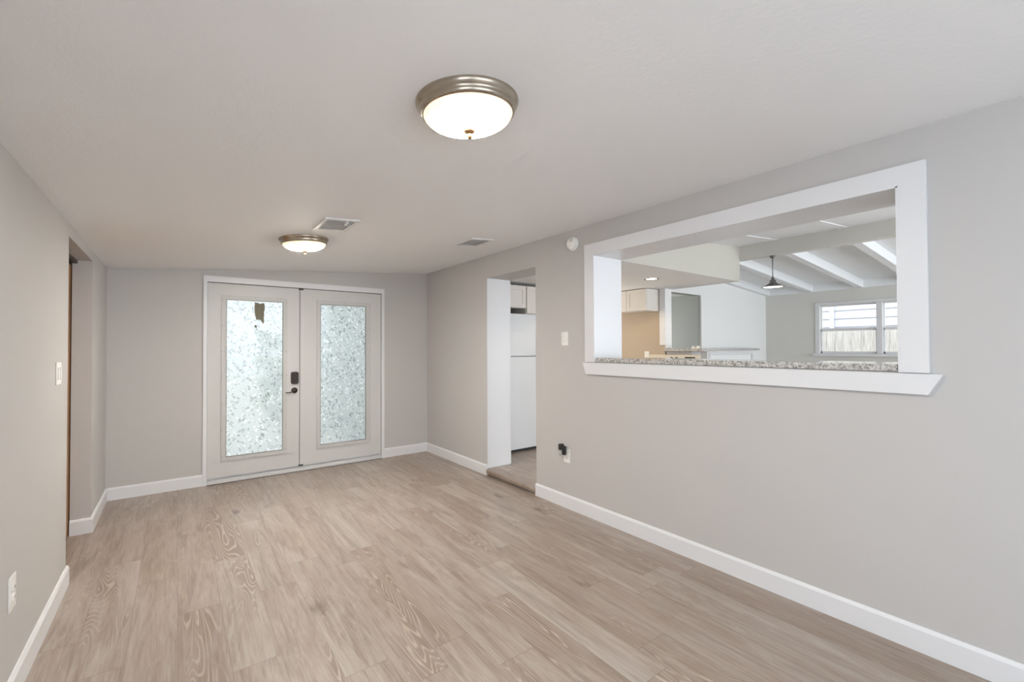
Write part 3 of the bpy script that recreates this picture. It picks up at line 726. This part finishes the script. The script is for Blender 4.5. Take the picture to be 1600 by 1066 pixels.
# sideboard on the white wall
sb = empty('sideboard', (7.18, 3.63, KZ))
P(MB().box(6.40, 7.86, 3.60, LY-0.004, KZ, 1.312), 'body', 'living_white', sb)
q = MB()
for (a, b, c, d) in ((6.43, 7.83, 1.245, 1.29), (6.43, 6.475, 0.3, 1.245), (7.785, 7.83, 0.3, 1.245)): q.box(a, b, 3.58, 3.60, c, d, 0.004)
P(q, 'front_frame', 'white', sb)
P(MB().box(6.33, 7.98, 3.545, LY-0.004, 1.314, 1.345, 0.004), 'granite_top', 'granite', sb, 'granite top')
tag(sb, 'white panelled unit with granite top along the white living room wall', 'sideboard')
bx = empty('bar_box', (5.66, 3.35, 1.35))
for dy in (0.03, -0.035): P(MB().box(5.62, 5.66, 3.32+dy, 3.35+dy, 1.3505, 1.385, 0.005), 'lid', 'plastic', bx)
P(MB().box(5.615, 5.665, 3.28, 3.39, 1.3502, 1.362, 0.003), 'tray', 'plastic', bx)
tag(bx, 'tiny white object standing on the end of the raised granite bar', 'box')

# ------------------------------------------------------------------ outdoors
S(MB().box(LX+0.12, 20, -12, 16, -0.3, -0.15).build('ground', 'concrete'))
S(MB().box(-8, 8.6, YB+0.14, 30, -0.3, -0.06).build('ground', 'concrete'))
fe = empty('wooden_fence', (10.5, 2.0, -0.15))
q = MB(); y = -6.0
while y < 9:
    h = 1.705+random.uniform(-0.008, 0.008); q.box(10.5, 10.518, y, y+0.137, -0.15, h, 0.003); y += 0.142
P(q, 'boards', 'fence', fe)
q = MB()
for z in (0.2, 0.9, 1.5): q.box(10.518, 10.556, -6, 9, z, z+0.09)
P(q, 'rails', 'fence', fe)
for y in (-5, -2.6, -0.2, 2.2, 4.6, 7.0): P(MB().box(10.52, 10.61, y, y+0.09, -0.15, 1.72), 'post', 'fence', fe)
tag(fe, 'pale weathered board fence outside the living room window', 'fence')
hs = empty('neighbour_house', (13.6, 3, -0.15))
q = MB(); z = -0.15; 
while z < 3.6:
    q.prism([(13.0, z+0.005), (13.03, z), (13.2, z), (13.2, z+0.2), (13.018, z+0.2)], 'y', -8, 12) if False else None
    bmz = [(12.985, z), (13.3, z), (13.3, z+0.2), (13.005, z+0.2)]
    q.prism(bmz, 'y', -8, 12); z += 0.2
P(q, 'siding', 'siding', hs)
P(MB().box(12.9, 13.35, -8.2, 12.2, 3.6, 3.75), 'eave', 'siding', hs)
P(MB().box(12.90, 12.98, 3.98, 4.08, -0.15, 3.6, 0.01), 'downspout', 'siding', hs)
tag(hs, 'white sided neighbouring house behind the fence', 'house')
def shrub(x, y, r, h, label):
    q = MB(); random.seed(int(x*10+y))
    for i in range(46):
        a = random.uniform(0, 6.28); rr = r*math.sqrt(random.random())*0.8; z = random.uniform(0.15, 1)*h
        s_ = random.uniform(0.22, 0.4)*r*(1.15-0.5*z/h)
        bmesh.ops.create_icosphere(q.bm, subdivisions=1, radius=s_, matrix=Matrix.Translation((x+rr*math.cos(a), y+rr*math.sin(a), z-0.06)) @ Matrix.Rotation(a, 4, 'X'))
    rt = empty('garden_shrub', (x, y, -0.06)); P(q, 'foliage', 'leaf', rt)
    P(MB().tube([(x, y, -0.06), (x, y, h*0.5)], [0.06, 0.04], 8), 'stem', 'brown', rt)
    tag(rt, label, 'shrub')
S(MB().box(2.13, 2.33, YB+0.14, 8.4, -0.1, 2.9).build('added_shade_wall', 'shade_wall_dark'))  # added wall, blocks outdoor light so the right pane turns greyer
shrub(1.42, 8.7, 0.4, 1.7, 'green shrub outside, blurred behind the right side of the left door pane')
